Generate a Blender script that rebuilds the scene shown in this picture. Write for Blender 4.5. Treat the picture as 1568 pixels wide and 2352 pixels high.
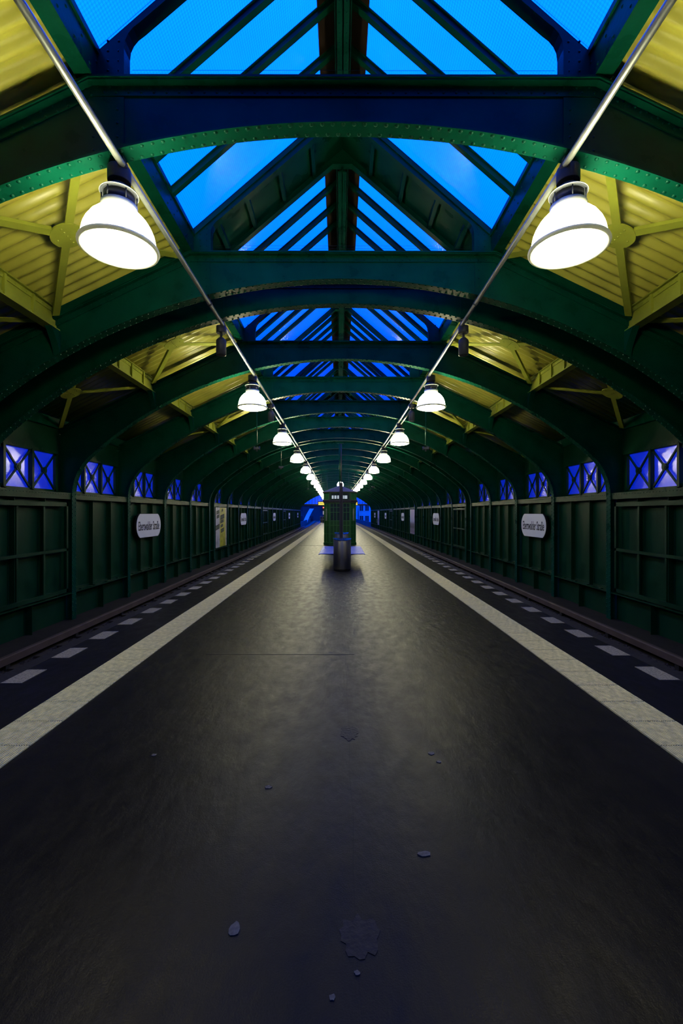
import bpy, math, random
from mathutils import Vector, Matrix
random.seed(7)
PI = math.pi
sc = bpy.context.scene
for o in list(bpy.data.objects): bpy.data.objects.remove(o)

# ------------------------------------------------------------------ camera, sky, exposure
CAMH = 1.6
cam_d = bpy.data.cameras.new('camera'); cam = bpy.data.objects.new('camera', cam_d)
sc.collection.objects.link(cam); sc.camera = cam
cam_d.sensor_fit = 'VERTICAL'; cam_d.sensor_height = 36.0; cam_d.lens = 16.0
cam_d.shift_y = 0.0006
cam_d.clip_start = .05; cam_d.clip_end = 1000
cam.location = (-0.024, 0, CAMH); cam.rotation_euler = (PI/2, 0, 0)

sc.view_settings.view_transform = 'Standard'; sc.view_settings.look = 'None'
sc.view_settings.gamma = 1.0; sc.view_settings.exposure = 0.0
sc.view_settings.use_curve_mapping = False
cy = sc.cycles
cy.use_denoising = True; cy.max_bounces = 4; cy.diffuse_bounces = 3; cy.glossy_bounces = 2; cy.use_adaptive_sampling = True; cy.adaptive_threshold = .10; cy.adaptive_min_samples = 16
cy.transparent_max_bounces = 8; cy.caustics_reflective = False; cy.caustics_refractive = False
cy.sample_clamp_indirect = 4.0

LAMP_LENS = 38.0      # radiance of the lamps' glowing glass
LAMP_DOME = 38.0
w = bpy.data.worlds.new('dusk_sky'); sc.world = w; w.use_nodes = True
nt = w.node_tree; nt.nodes.clear()
tc = nt.nodes.new('ShaderNodeTexCoord'); sx = nt.nodes.new('ShaderNodeSeparateXYZ')
ramp = nt.nodes.new('ShaderNodeValToRGB'); bg = nt.nodes.new('ShaderNodeBackground'); wo = nt.nodes.new('ShaderNodeOutputWorld')
nt.links.new(tc.outputs['Generated'], sx.inputs[0]); nt.links.new(sx.outputs['Z'], ramp.inputs[0])
nt.links.new(ramp.outputs[0], bg.inputs[0]); nt.links.new(bg.outputs[0], wo.inputs[0])
# deep-dusk sky: values are a tenth of the radiance
stops = [(0.0, (.0002, .0095, .145)), (.18, (.0001, .0098, .165)), (.30, (.0, .015, .24)), (.40, (.0, .026, .38)),
         (.58, (.0, .043, .50)), (.75, (.0003, .049, .55)), (1.0, (.0003, .052, .58))]
cr = ramp.color_ramp
cr.elements[0].position = stops[0][0]; cr.elements[0].color = (*stops[0][1], 1)
cr.elements[1].position = stops[-1][0]; cr.elements[1].color = (*stops[-1][1], 1)
for p, c in stops[1:-1]:
    e = cr.elements.new(p); e.color = (*c, 1)
bg.inputs['Strength'].default_value = 10.0

# ------------------------------------------------------------------ layout of the hall
K = 0.00016                                    # the far end of the hall swings gently to the left
def bx(y): return -K*y*y if y > 0 else 0.0
def br(y): return 2*K*y if y > 0 else 0.0
D = 2.76; GAP = 0.82
A0 = 4.20
RIBS = [A0-4*D, A0-3*D, A0-2*D, A0-D, A0, A0+D]                # the last of these ends a section
BAYS = [(RIBS[k], D, k) for k in range(5)]
GAPS = [A0+D]
MODS = [A0+D+GAP+i*(5*D+GAP) for i in range(5)]
for m in MODS:
    for k in range(6): RIBS.append(m+k*D)
    for k in range(5): BAYS.append((m+k*D, D, k))
    if m != MODS[-1]: GAPS.append(m+5*D)
YEND = MODS[-1]+5*D
XIN = 6.2
def roof_z(x): return 5.55-.482*(x-2.31)

# ------------------------------------------------------------------ materials
def mat(name, col, rough=.5, metal=0.0, var=.15, vscale=6.0, bump=0.0, bscale=40.0, spec=.2, rvar=0.0):
    m = bpy.data.materials.new(name); m.use_nodes = True
    n = m.node_tree.nodes; l = m.node_tree.links; b = n['Principled BSDF']
    b.inputs['Roughness'].default_value = rough; b.inputs['Metallic'].default_value = metal
    b.inputs['Specular IOR Level'].default_value = spec
    t = n.new('ShaderNodeTexCoord')
    no = n.new('ShaderNodeTexNoise'); no.inputs['Scale'].default_value = vscale; no.inputs['Detail'].default_value = 6
    l.new(t.outputs['Object'], no.inputs['Vector'])
    cr = n.new('ShaderNodeValToRGB')
    cr.color_ramp.elements[0].position = .3; cr.color_ramp.elements[1].position = .7
    cr.color_ramp.elements[0].color = (*[max(0, c*(1-var)) for c in col], 1)
    cr.color_ramp.elements[1].color = (*[c*(1+var) for c in col], 1)
    l.new(no.outputs['Fac'], cr.inputs[0]); l.new(cr.outputs[0], b.inputs['Base Color'])
    if rvar:
        mr = n.new('ShaderNodeMapRange'); mr.inputs['To Min'].default_value = rough-rvar; mr.inputs['To Max'].default_value = rough+rvar
        mr.inputs['From Min'].default_value = .3; mr.inputs['From Max'].default_value = .7
        l.new(no.outputs['Fac'], mr.inputs['Value']); l.new(mr.outputs[0], b.inputs['Roughness'])
    if bump:
        n2 = n.new('ShaderNodeTexNoise'); n2.inputs['Scale'].default_value = bscale; n2.inputs['Detail'].default_value = 4
        l.new(t.outputs['Object'], n2.inputs['Vector'])
        bp = n.new('ShaderNodeBump'); bp.inputs['Strength'].default_value = bump; bp.inputs['Distance'].default_value = .01
        l.new(n2.outputs['Fac'], bp.inputs['Height']); l.new(bp.outputs[0], b.inputs['Normal'])
    return m
def emis(name, col, s):
    m = bpy.data.materials.new(name); m.use_nodes = True
    n = m.node_tree.nodes; l = m.node_tree.links
    e = n.new('ShaderNodeEmission'); e.inputs[0].default_value = (*col, 1); e.inputs[1].default_value = s
    l.new(e.outputs[0], n['Material Output'].inputs[0]); return m
def glass(name, tint, rough, refl=.035, wire=0.0, wscale=30.0, streak=False):
    m = bpy.data.materials.new(name); m.use_nodes = True
    n = m.node_tree.nodes; l = m.node_tree.links; n.remove(n['Principled BSDF'])
    tr = n.new('ShaderNodeBsdfTransparent'); gl = n.new('ShaderNodeBsdfGlossy'); mx = n.new('ShaderNodeMixShader')
    lw = n.new('ShaderNodeLayerWeight'); lw.inputs[0].default_value = .5
    pw = n.new('ShaderNodeMath'); pw.operation = 'POWER'; pw.inputs[1].default_value = 5.0
    fr = n.new('ShaderNodeMath'); fr.operation = 'MULTIPLY_ADD'; fr.inputs[1].default_value = .6; fr.inputs[2].default_value = refl
    l.new(lw.outputs['Facing'], pw.inputs[0]); l.new(pw.outputs[0], fr.inputs[0])
    gl.inputs['Roughness'].default_value = rough
    t = n.new('ShaderNodeTexCoord')
    no = n.new('ShaderNodeTexNoise'); no.inputs['Scale'].default_value = 2.0; no.inputs['Detail'].default_value = 3
    l.new(t.outputs['Object'], no.inputs['Vector'])
    cr = n.new('ShaderNodeValToRGB')
    cr.color_ramp.elements[0].color = (*[c*.92 for c in tint], 1); cr.color_ramp.elements[1].color = (*tint, 1)
    l.new(no.outputs['Fac'], cr.inputs[0]); out = cr.outputs[0]
    if wire:                                              # wire mesh cast into the pane
        br_ = n.new('ShaderNodeTexBrick'); br_.offset = 0.0; br_.squash = 1.0
        br_.inputs['Scale'].default_value = wscale; br_.inputs['Mortar Size'].default_value = .035; br_.inputs['Mortar Smooth'].default_value = .3
        br_.inputs['Brick Width'].default_value = 1.0; br_.inputs['Row Height'].default_value = 1.0
        br_.inputs['Color1'].default_value = (1,1,1,1); br_.inputs['Color2'].default_value = (1,1,1,1)
        br_.inputs['Mortar'].default_value = (1-wire,1-wire,1-wire*.5,1)
        l.new(t.outputs['UV'], br_.inputs['Vector'])
        mu = n.new('ShaderNodeMixRGB'); mu.blend_type = 'MULTIPLY'; mu.inputs[0].default_value = 1
        l.new(out, mu.inputs[1]); l.new(br_.outputs['Color'], mu.inputs[2]); out = mu.outputs[0]
    if streak:
        wv = n.new('ShaderNodeTexNoise'); wv.inputs['Scale'].default_value = 9; wv.inputs['Detail'].default_value = 4
        mp = n.new('ShaderNodeMapping'); mp.inputs['Scale'].default_value = (1, 6, 1.2)
        l.new(t.outputs['Object'], mp.inputs[0]); l.new(mp.outputs[0], wv.inputs['Vector'])
        bp = n.new('ShaderNodeBump'); bp.inputs['Strength'].default_value = .02; bp.inputs['Distance'].default_value = .01
        l.new(wv.outputs['Fac'], bp.inputs['Height']); l.new(bp.outputs[0], gl.inputs['Normal'])
    l.new(out, tr.inputs[0])
    l.new(fr.outputs[0], mx.inputs[0]); l.new(tr.outputs[0], mx.inputs[1]); l.new(gl.outputs[0], mx.inputs[2])
    l.new(mx.outputs[0], n['Material Output'].inputs[0]); return m

M = {}
M['green'] = mat('green_steel_paint', (.0010, .040, .023), .30, var=.22, vscale=3.0, bump=.12, bscale=25, rvar=.05, spec=.06)
M['wallgreen'] = mat('green_wall_paint', (.0018, .031, .0125), .40, var=.25, vscale=2.5, bump=.2, bscale=12, rvar=.08, spec=.2)
M['yellow'] = mat('ochre_sheet_paint', (.39, .375, .055), .34, var=.12, vscale=2.0, bump=.05, bscale=20, spec=.5)
M['olive'] = mat('olive_brace_paint', (.27, .30, .035), .42, var=.10, vscale=4.0)
M['brown'] = mat('brown_ridge_board', (.02, .012, .007), .6, var=.3, vscale=5.0)
M['conduit'] = mat('galvanised_conduit', (.24, .26, .25), .34, .6, var=.12, vscale=9.0)
M['housing'] = mat('dark_grey_lamp_housing', (.030, .034, .045), .45, var=.1)
M['collar'] = mat('grey_lamp_collar', (.30, .32, .30), .4, .3, var=.06)
M['rim'] = mat('grey_lamp_rim', (.45, .47, .43), .45, .0, var=.08)
_n = M['rim'].node_tree.nodes; _l = M['rim'].node_tree.links; _b = _n['Principled BSDF']
_tr = _n.new('ShaderNodeBsdfTranslucent'); _tr.inputs[0].default_value = (.5, .52, .47, 1); _mx = _n.new('ShaderNodeMixShader'); _mx.inputs[0].default_value = .05
_l.new(_b.outputs[0], _mx.inputs[1]); _l.new(_tr.outputs[0], _mx.inputs[2]); _l.new(_mx.outputs[0], _n['Material Output'].inputs[0])
M['dome'] = emis('lit_opal_dome', (1.0, .94, .56), LAMP_DOME)
_n = M['dome'].node_tree.nodes; _l = M['dome'].node_tree.links      # the burner sits high in the dome, so its crown glows most
_t = _n.new('ShaderNodeTexCoord'); _s = _n.new('ShaderNodeSeparateXYZ'); _m = _n.new('ShaderNodeMapRange')
_m.inputs['From Min'].default_value = .05; _m.inputs['From Max'].default_value = .33
_m.inputs['To Min'].default_value = LAMP_DOME*.55; _m.inputs['To Max'].default_value = LAMP_DOME*2.3
_l.new(_t.outputs['Object'], _s.inputs[0]); _l.new(_s.outputs['Z'], _m.inputs['Value'])
_l.new(_m.outputs[0], [q for q in _n if q.type == 'EMISSION'][0].inputs[1])
M['lens'] = emis('lit_lamp_lens', (1.0, .94, .56), LAMP_LENS)
M['skyglass'] = glass('wired_roof_glass', (.97, .97, .97), .2, refl=.012, wire=.38, wscale=1.0)
M['winglass'] = glass('window_glass', (.72, .66, .98), .24, refl=.42, streak=True)
M['gableglass'] = glass('gable_glass', (.9, .9, .95), .1)
M['tile'] = mat('ribbed_white_tile', (.68, .59, .22), .6, var=.26, vscale=22.0, bump=.2, bscale=90)
M['groove'] = mat('tile_groove_dirt_shade', (.20, .17, .06), .7, var=.35, vscale=25.0)  # dirt plus the shading between ribs, painted into the groove colour
M['dash'] = mat('speckled_edge_paint', (.21, .185, .115), .7, var=.45, vscale=70.0)
M['coping'] = mat('worn_platform_coping', (.012, .011, .010), .8, var=.4, vscale=9.0, bump=.4, bscale=30)
M['rail'] = mat('worn_rail_steel', (.10, .085, .07), .38, .8, var=.2)
M['sleeper'] = mat('dark_timber_sleeper', (.03, .025, .02), .85, var=.3)
M['ballast'] = mat('track_ballast', (.035, .03, .026), .9, var=.5, vscale=22.0, bump=1.0, bscale=30)
M['cover'] = mat('brown_conductor_cover', (.07, .050, .038), .6, var=.18, vscale=4.0)
M['concrete'] = mat('sooty_concrete', (.014, .0135, .011), .85, var=.3, vscale=5.0, bump=.3)
M['sign'] = mat('white_enamel', (.66, .67, .68), .35, var=.03, vscale=3.0)
M['black'] = mat('black_print', (.012, .012, .013), .5, var=.05)
M['steel'] = mat('brushed_stainless_steel', (.60, .60, .61), .36, 1.0, var=.04, vscale=3.0)
_b = M['steel'].node_tree.nodes['Principled BSDF']; _b.inputs['Anisotropic'].default_value = .85; _b.inputs['Anisotropic Rotation'].default_value = .25
_t = M['steel'].node_tree.nodes.new('ShaderNodeTangent'); _t.direction_type = 'RADIAL'; _t.axis = 'Z'
M['steel'].node_tree.links.new(_t.outputs[0], _b.inputs['Tangent'])
M['seat'] = mat('blue_seat_mesh', (.04, .075, .38), .4, 0.0, var=.08, vscale=20.0)  # even blue base colour, not metallic
M['lid'] = mat('polished_steel_lid', (.55, .56, .60), .15, 1.0, var=.03)
M['mast'] = mat('dark_grey_mast_paint', (.030, .030, .036), .45, var=.1)
M['kiosk'] = mat('kiosk_green_paint', (.006, .062, .012), .35, var=.2, vscale=4.0, spec=.3)
M['muntin'] = mat('kiosk_light_green_edge', (.05, .17, .045), .4, var=.15)
M['kioskglass'] = mat('dark_kiosk_glass', (.02, .035, .03), .12, var=.15, vscale=8.0)
M['kioskroof'] = mat('kiosk_zinc_roof', (.07, .062, .05), .55, var=.15)
M['notice'] = mat('pale_notice_strip', (.16, .20, .15), .6, var=.1)
M['clock'] = emis('lit_clock_face', (1, .98, .92), 7.0)
M['led'] = emis('amber_led_text', (1.0, .55, .08), 3.0)
M['red'] = emis('red_signal_light', (1.0, .05, .06), 9.0)
M['brightpatch'] = emis('kiosk_bright_patch', (.75, .88, 1.0), .55)  # pale blue-white patches of the upper window, drawn as emission
M['facadepale'] = mat('pale_house_render', (.55, .55, .55), .8, var=.1, vscale=.3)
M['facadedark'] = mat('dark_house_render', (.06, .06, .06), .8, var=.2, vscale=.2)
M['pane_dark'] = mat('dark_window_pane', (.03, .03, .035), .2, var=.1)
M['curvepale'] = mat('pale_curved_wall_render', (.8, .8, .8), .8, var=.05)
M['ground'] = mat('street_asphalt', (.03, .03, .03), .9, var=.2)
M['leaf'] = mat('dry_leaf', (.10, .09, .06), .7, var=.3, vscale=60, spec=.1)
M['patch'] = mat('asphalt_patch', (.013, .012, .011), .55, var=.35, vscale=18, bump=.4, bscale=60, spec=.13)
M['seam'] = mat('dark_asphalt_joint', (.004, .004, .004), .5, var=.2, spec=.1)
M['wrapper'] = mat('white_wrapper', (.5, .5, .52), .5, var=.1)

def asphalt():
    m = bpy.data.materials.new('mastic_asphalt'); m.use_nodes = True
    n = m.node_tree.nodes; l = m.node_tree.links; b = n['Principled BSDF']
    t = n.new('ShaderNodeTexCoord')
    def noise(s, d=6, sc3=(1,1,1), r=.55):
        mp = n.new('ShaderNodeMapping'); mp.inputs['Scale'].default_value = sc3
        q = n.new('ShaderNodeTexNoise'); q.inputs['Scale'].default_value = s; q.inputs['Detail'].default_value = d; q.inputs['Roughness'].default_value = r
        l.new(t.outputs['Object'], mp.inputs[0]); l.new(mp.outputs[0], q.inputs['Vector']); return q
    big = noise(.9, 8, (1, .6, 1)); fine = noise(160, 3); mid = noise(9, 6, (1, .5, 1))
    cr = n.new('ShaderNodeValToRGB')
    cr.color_ramp.elements[0].position = .3; cr.color_ramp.elements[0].color = (.0046, .0045, .0034, 1)
    cr.color_ramp.elements[1].position = .72; cr.color_ramp.elements[1].color = (.0105, .0097, .0055, 1)
    l.new(big.outputs['Fac'], cr.inputs[0])
    c2 = n.new('ShaderNodeValToRGB')
    c2.color_ramp.elements[0].position = .35; c2.color_ramp.elements[0].color = (.75, .75, .75, 1)
    c2.color_ramp.elements[1].position = .75; c2.color_ramp.elements[1].color = (1.5, 1.5, 1.5, 1)
    l.new(fine.outputs['Fac'], c2.inputs[0])
    mu = n.new('ShaderNodeMixRGB'); mu.blend_type = 'MULTIPLY'; mu.inputs[0].default_value = .7
    l.new(cr.outputs[0], mu.inputs[1]); l.new(c2.outputs[0], mu.inputs[2]); l.new(mu.outputs[0], b.inputs['Base Color'])
    mr = n.new('ShaderNodeMapRange'); mr.inputs['From Min'].default_value = .3; mr.inputs['From Max'].default_value = .7
    mr.inputs['To Min'].default_value = .32; mr.inputs['To Max'].default_value = .46
    l.new(mid.outputs['Fac'], mr.inputs['Value']); l.new(mr.outputs[0], b.inputs['Roughness'])
    bp = n.new('ShaderNodeBump'); bp.inputs['Strength'].default_value = .25; bp.inputs['Distance'].default_value = .004
    l.new(fine.outputs['Fac'], bp.inputs['Height'])
    b2 = n.new('ShaderNodeBump'); b2.inputs['Strength'].default_value = .3; b2.inputs['Distance'].default_value = .02
    l.new(mid.outputs['Fac'], b2.inputs['Height']); l.new(bp.outputs[0], b2.inputs['Normal']); l.new(b2.outputs[0], b.inputs['Normal'])
    b.inputs['Specular IOR Level'].default_value = .13
    b.inputs['Specular Tint'].default_value = (1, .9, .62, 1)
    return m
M['asphalt'] = asphalt()

def poster_mat(name, kind):
    m = bpy.data.materials.new(name); m.use_nodes = True
    n = m.node_tree.nodes; l = m.node_tree.links; b = n['Principled BSDF']; b.inputs['Roughness'].default_value = .4
    t = n.new('ShaderNodeTexCoord'); s = n.new('ShaderNodeSeparateXYZ'); l.new(t.outputs['UV'], s.inputs[0])
    def ramp(stops, src, const=False):
        r = n.new('ShaderNodeValToRGB'); r.color_ramp.interpolation = 'CONSTANT' if const else 'LINEAR'
        r.color_ramp.elements[0].position = stops[0][0]; r.color_ramp.elements[0].color = (*stops[0][1], 1)
        r.color_ramp.elements[1].position = stops[-1][0]; r.color_ramp.elements[1].color = (*stops[-1][1], 1)
        for p, c in stops[1:-1]:
            e = r.color_ramp.elements.new(p); e.color = (*c, 1)
        l.new(src, r.inputs[0]); return r.outputs[0]
    if kind == 'yellow':
        base = ramp([(0, (.45, .44, .45)), (.36, (.50, .47, .02)), (.90, (.5, .48, .42)), (1, (.5, .48, .42))], s.outputs['X'], True)
        no = n.new('ShaderNodeTexVoronoi'); no.inputs['Scale'].default_value = 6
        l.new(t.outputs['UV'], no.inputs['Vector'])
        dark = ramp([(0, (.35, .35, .35)), (.25, (.9, .9, .9)), (.5, (1, 1, 1)), (1, (.5, .5, .45))], no.outputs['Distance'])
    else:
        base = ramp([(0, (.55, .50, .58)), (.12, (.4, .22, .36)), (.2, (.55, .5, .6)), (.34, (.45, .3, .45)), (.42, (.6, .56, .66)), (.6, (.2, .08, .22)), (.75, (.5, .5, .6)), (1, (.5, .56, .6))], s.outputs['X'])
        dark = ramp([(0, (.9, .75, .75)), (.07, (.35, .3, .3)), (.18, (.45, .45, .45)), (.27, (.07, .07, .08)), (.40, (.25, .25, .27)), (.52, (.8, .95, 1)), (1, (1, 1, 1))], s.outputs['Y'])
    mu = n.new('ShaderNodeMixRGB'); mu.blend_type = 'MULTIPLY'; mu.inputs[0].default_value = 1
    l.new(base, mu.inputs[1]); l.new(dark, mu.inputs[2]); l.new(mu.outputs[0], b.inputs['Base Color']); return m
M['poster_y'] = poster_mat('grey_and_yellow_print', 'yellow')
M['poster_p'] = poster_mat('purple_white_print', 'purple')

# ------------------------------------------------------------------ mesh helpers
class MB:
    def __init__(s): s.v = []; s.f = []; s.smooth = []; s.uv = None
    def add(s, v, f, smooth=False):
        o = len(s.v); s.v += [tuple(p) for p in v]; s.f += [tuple(i+o for i in q) for q in f]; s.smooth += [smooth]*len(f); return s
    def box(s, x0, x1, y0, y1, z0, z1):
        v = [(x, y, z) for z in (z0, z1) for y in (y0, y1) for x in (x0, x1)]
        return s.add(v, [(0,2,3,1),(4,5,7,6),(0,1,5,4),(2,6,7,3),(0,4,6,2),(1,3,7,5)])
    def hexa(s, a, b):                                    # two quads of four points each
        return s.add(list(a)+list(b), [(3,2,1,0),(4,5,6,7),(0,1,5,4),(1,2,6,5),(2,3,7,6),(3,0,4,7)])
    def bar(s, p, q, w, h, up=(0,0,1)):                   # bar from p to q: w across, h along up
        p = Vector(p); q = Vector(q); d = (q-p).normalized(); u = Vector(up); a = d.cross(u).normalized(); u = a.cross(d).normalized()
        A = a*w/2; U = u*h/2
        return s.hexa([p-A-U, p+A-U, p+A+U, p-A+U], [q-A-U, q+A-U, q+A+U, q-A+U])
    def prism(s, poly, y0, y1, axis='y'):                 # polygon in (x,z) along y
        n = len(poly)
        v = [(x, y0, z) for x, z in poly]+[(x, y1, z) for x, z in poly]
        f = [tuple(range(n)), tuple(range(2*n-1, n-1, -1))]+[(i, i+n, (i+1)%n+n, (i+1)%n) for i in range(n)]
        if axis == 'z': v = [(x, z, y) for x, y, z in v]
        if axis == 'x': v = [(y, x, z) for x, y, z in v]
        return s.add(v, f)
    def strip(s, pa, pb, y0, y1, smooth=False):           # solid ribbon between two (x,z) polylines, y0..y1
        n = len(pa); v = []
        for (a, b) in zip(pa, pb):
            v += [(a[0], y0, a[1]), (b[0], y0, b[1]), (b[0], y1, b[1]), (a[0], y1, a[1])]
        f = [(3,2,1,0), tuple(4*(n-1)+k for k in range(4))]
        for i in range(n-1):
            for k in range(4):
                f.append((4*i+k, 4*i+(k+1)%4, 4*i+4+(k+1)%4, 4*i+4+k))
        return s.add(v, f, smooth)
    def lathe(s, prof, n=24, c=(0,0,0), smooth=True, cap=True):
        v = []; f = []
        for r, z in prof:
            for k in range(n): v.append((c[0]+r*math.cos(2*PI*k/n), c[1]+r*math.sin(2*PI*k/n), c[2]+z))
        for i in range(len(prof)-1):
            for k in range(n):
                f.append((i*n+k, i*n+(k+1)%n, (i+1)*n+(k+1)%n, (i+1)*n+k))
        s.add(v, f, smooth)
        if cap:
            m = len(prof)-1; o = len(s.v)-len(v)
            s.f.append(tuple(o+k for k in range(n-1, -1, -1))); s.smooth.append(False)
            s.f.append(tuple(o+m*n+k for k in range(n))); s.smooth.append(False)
        return s
    def tube(s, pts, r, n=8, smooth=True):
        pts = [Vector(p) for p in pts]; v = []; f = []
        for i, p in enumerate(pts):
            d = (pts[min(i+1, len(pts)-1)]-pts[max(i-1, 0)]).normalized()
            a = d.cross(Vector((0,0,1)) if abs(d.z) < .9 else Vector((1,0,0))).normalized(); b = d.cross(a)
            for k in range(n): v.append(p+a*r*math.cos(2*PI*k/n)+b*r*math.sin(2*PI*k/n))
        for i in range(len(pts)-1):
            for k in range(n): f.append((i*n+k, i*n+(k+1)%n, (i+1)*n+(k+1)%n, (i+1)*n+k))
        f += [tuple(range(n-1, -1, -1)), tuple((len(pts)-1)*n+k for k in range(n))]
        return s.add(v, f, smooth)
    def dot(s, p, nrm, r, h=.6, n=6):                     # a domed rivet head
        p = Vector(p); nn = Vector(nrm).normalized()
        a = nn.orthogonal().normalized(); b = nn.cross(a); v = []
        for rr, hh in ((1, 0), (.75, .6)):
            for k in range(n): v.append(p+(a*math.cos(2*PI*k/n)+b*math.sin(2*PI*k/n))*r*rr+nn*(r*h*hh))
        v.append(p+nn*r*h)
        f = [(k, (k+1)%n, n+(k+1)%n, n+k) for k in range(n)]+[(n+k, n+(k+1)%n, 2*n) for k in range(n)]
        return s.add(v, f, True)
    def mesh(s, name, m):
        me = bpy.data.meshes.new(name); me.from_pydata(s.v, [], s.f)
        me.polygons.foreach_set('use_smooth', s.smooth)
        me.materials.append(M[m] if isinstance(m, str) else m); me.update(); return me
def sweep(prof, ys, smooth=False):                        # closed (x,z) profile swept along the bent hall axis
    b = MB(); n = len(prof); v = []; f = []
    for y in ys:
        for x, z in prof: v.append((x+bx(y), y, z))
    for i in range(len(ys)-1):
        for k in range(n): f.append((i*n+k, (i+1)*n+k, (i+1)*n+(k+1)%n, i*n+(k+1)%n))
    f += [tuple(range(n)), tuple((len(ys)-1)*n+k for k in range(n-1, -1, -1))]
    return b.add(v, f, smooth)
def rect(x0, x1, z0, z1): return [(x0, z0), (x1, z0), (x1, z1), (x0, z1)]
def yrange(a, b, step=3.0):
    n = max(1, round((b-a)/step)); return [a+(b-a)*i/n for i in range(n+1)]
def uvmap(me, fn):
    uv = me.uv_layers.new(name='UVMap')
    for lp in me.loops: uv.data[lp.index].uv = fn(me.vertices[lp.vertex_index].co)

LINK = sc.collection.objects.link
def obj(name, me, parent=None, loc=(0,0,0), rz=0.0, mirror=False, kind=None, label=None):
    o = bpy.data.objects.new(name, me); LINK(o)
    o.location = loc; o.rotation_euler = (0, 0, rz)
    if mirror: o.scale = (-1, 1, 1)
    if parent: o.parent = parent
    if kind: o['kind'] = kind
    if label: o['label'] = label
    return o
def tag(o, label, cat, group=None, kind=None):
    o['label'] = label; o['category'] = cat
    if group: o['group'] = group
    if kind: o['kind'] = kind
    return o
def thing(name, label, cat, loc=(0,0,0), rz=0.0, group=None, kind=None, mirror=False):
    return tag(obj(name, None, None, loc, rz, mirror), label, cat, group, kind)
ORD = ['nearest', 'second', 'third', 'fourth', 'fifth', 'sixth', 'seventh', 'eighth', 'ninth', 'tenth', 'eleventh', 'twelfth',
       'thirteenth', 'fourteenth', 'fifteenth', 'sixteenth', 'seventeenth', 'eighteenth', 'nineteenth', 'twentieth', 'twenty-first',
       'twenty-second', 'twenty-third', 'twenty-fourth', 'twenty-fifth', 'twenty-sixth', 'twenty-seventh', 'twenty-eighth',
       'twenty-ninth', 'thirtieth', 'thirty-first', 'thirty-second', 'thirty-third', 'thirty-fourth']
def nth(i): return 'nearest to the camera' if i == 0 else ORD[i]+' from the camera'

# ------------------------------------------------------------------ platform (floor)
YB = A0-4*D-.1
floor_me = sweep(rect(-3.35, 3.35, -1.02, 0), yrange(YB, 78.5)).mesh('floor', 'asphalt')
floor = tag(obj('floor', floor_me), 'dark asphalt island platform running down the middle of the hall', 'platform', kind='structure')
cop = {}
for s in (-1, 1):
    obj('coping', sweep(rect(*sorted((s*3.215, s*3.362)), -.10, .003), yrange(YB, 78.5)).mesh('coping', 'coping'), floor,
        label='worn grey concrete edge of the platform')
# ribbed tactile tiles
TL = .3635
tb = MB(); N = 22; x0, x1 = -.187, .187
prof = []
for k in range(N):
    a = x0+(x1-x0)*k/N; w_ = (x1-x0)/N
    prof += [(a, .004), (a+w_*.42, .004), (a+w_*.5, .0095), (a+w_*.92, .0095)]
prof += [(x1, .004), (x1, -.004), (x0, -.004)]
tb.prism(prof, .004, TL-.004)
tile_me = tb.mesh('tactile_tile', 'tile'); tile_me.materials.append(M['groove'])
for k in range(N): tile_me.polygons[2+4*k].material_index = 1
for s in (-1, 1):
    y = 3.113-6*TL
    for k in range(66):
        obj('tactile_tile', tile_me, floor, (s*2.342+bx(y), y, 0), br(y)); y += TL
    p2 = [(s*2.342+p[0], p[1]) for p in prof]
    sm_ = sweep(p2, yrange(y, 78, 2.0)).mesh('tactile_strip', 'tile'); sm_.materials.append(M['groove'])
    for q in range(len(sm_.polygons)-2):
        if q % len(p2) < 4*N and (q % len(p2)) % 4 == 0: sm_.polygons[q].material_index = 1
    obj('tactile_strip', sm_, floor, kind='stuff', label='far stretch of the pale ribbed guide strip')
# white edge blocks
dash_me = MB().box(-.098, .098, 0, .372, -.002, .004).mesh('edge_block', 'dash')
for s, y0 in ((-1, 4.26), (1, 4.345)):
    y = y0-3*.745
    while y < 76:
        obj('edge_block', dash_me, floor, (s*3.115+bx(y), y, 0), br(y)); y += .745
# joints, patches
obj('joint', MB().box(-1.55, .12, 5.125, 5.14, 0, .0016).mesh('joint', 'seam'), floor)
obj('joint', MB().box(-2.1, 2.1, 22.0, 22.05, 0, .002).mesh('joint', 'seam'), floor)
jb = MB(); yy = 1.2; xx = .055
while yy < 12:
    xn = .04+random.uniform(-.012, .012)-.0025*yy
    jb.hexa([(xx-.0008, yy, 0), (xx+.0008, yy, 0), (xx+.0008, yy, .0008), (xx-.0008, yy, .0008)], [(xn-.0008, yy+.4, 0), (xn+.0008, yy+.4, 0), (xn+.0008, yy+.4, .0008), (xn-.0008, yy+.4, .0008)])
    xx = xn; yy += .4
obj('joint', jb.mesh('centre_joint', 'seam'), floor)
def blob(cx, cyy, rx, ry, m, name, seed, z=.0022, n=26):
    r = random.Random(seed); b = MB()
    poly = []
    for k in range(n):
        q = 1+r.uniform(-.22, .22); poly.append((cx+rx*q*math.cos(2*PI*k/n), cyy+ry*q*math.sin(2*PI*k/n)))
    b.prism(poly, 0, z, 'z'); return b.mesh(name, m)
obj('repair_patch', blob(.05, 1.72, .075, .085, 'patch', 'repair_patch', 3), floor, label='rough pale patch in the asphalt near the camera')
obj('repair_patch', blob(.03, 3.30, .065, .10, 'patch', 'repair_patch', 5), floor, label='rough pale patch in the asphalt')

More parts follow.
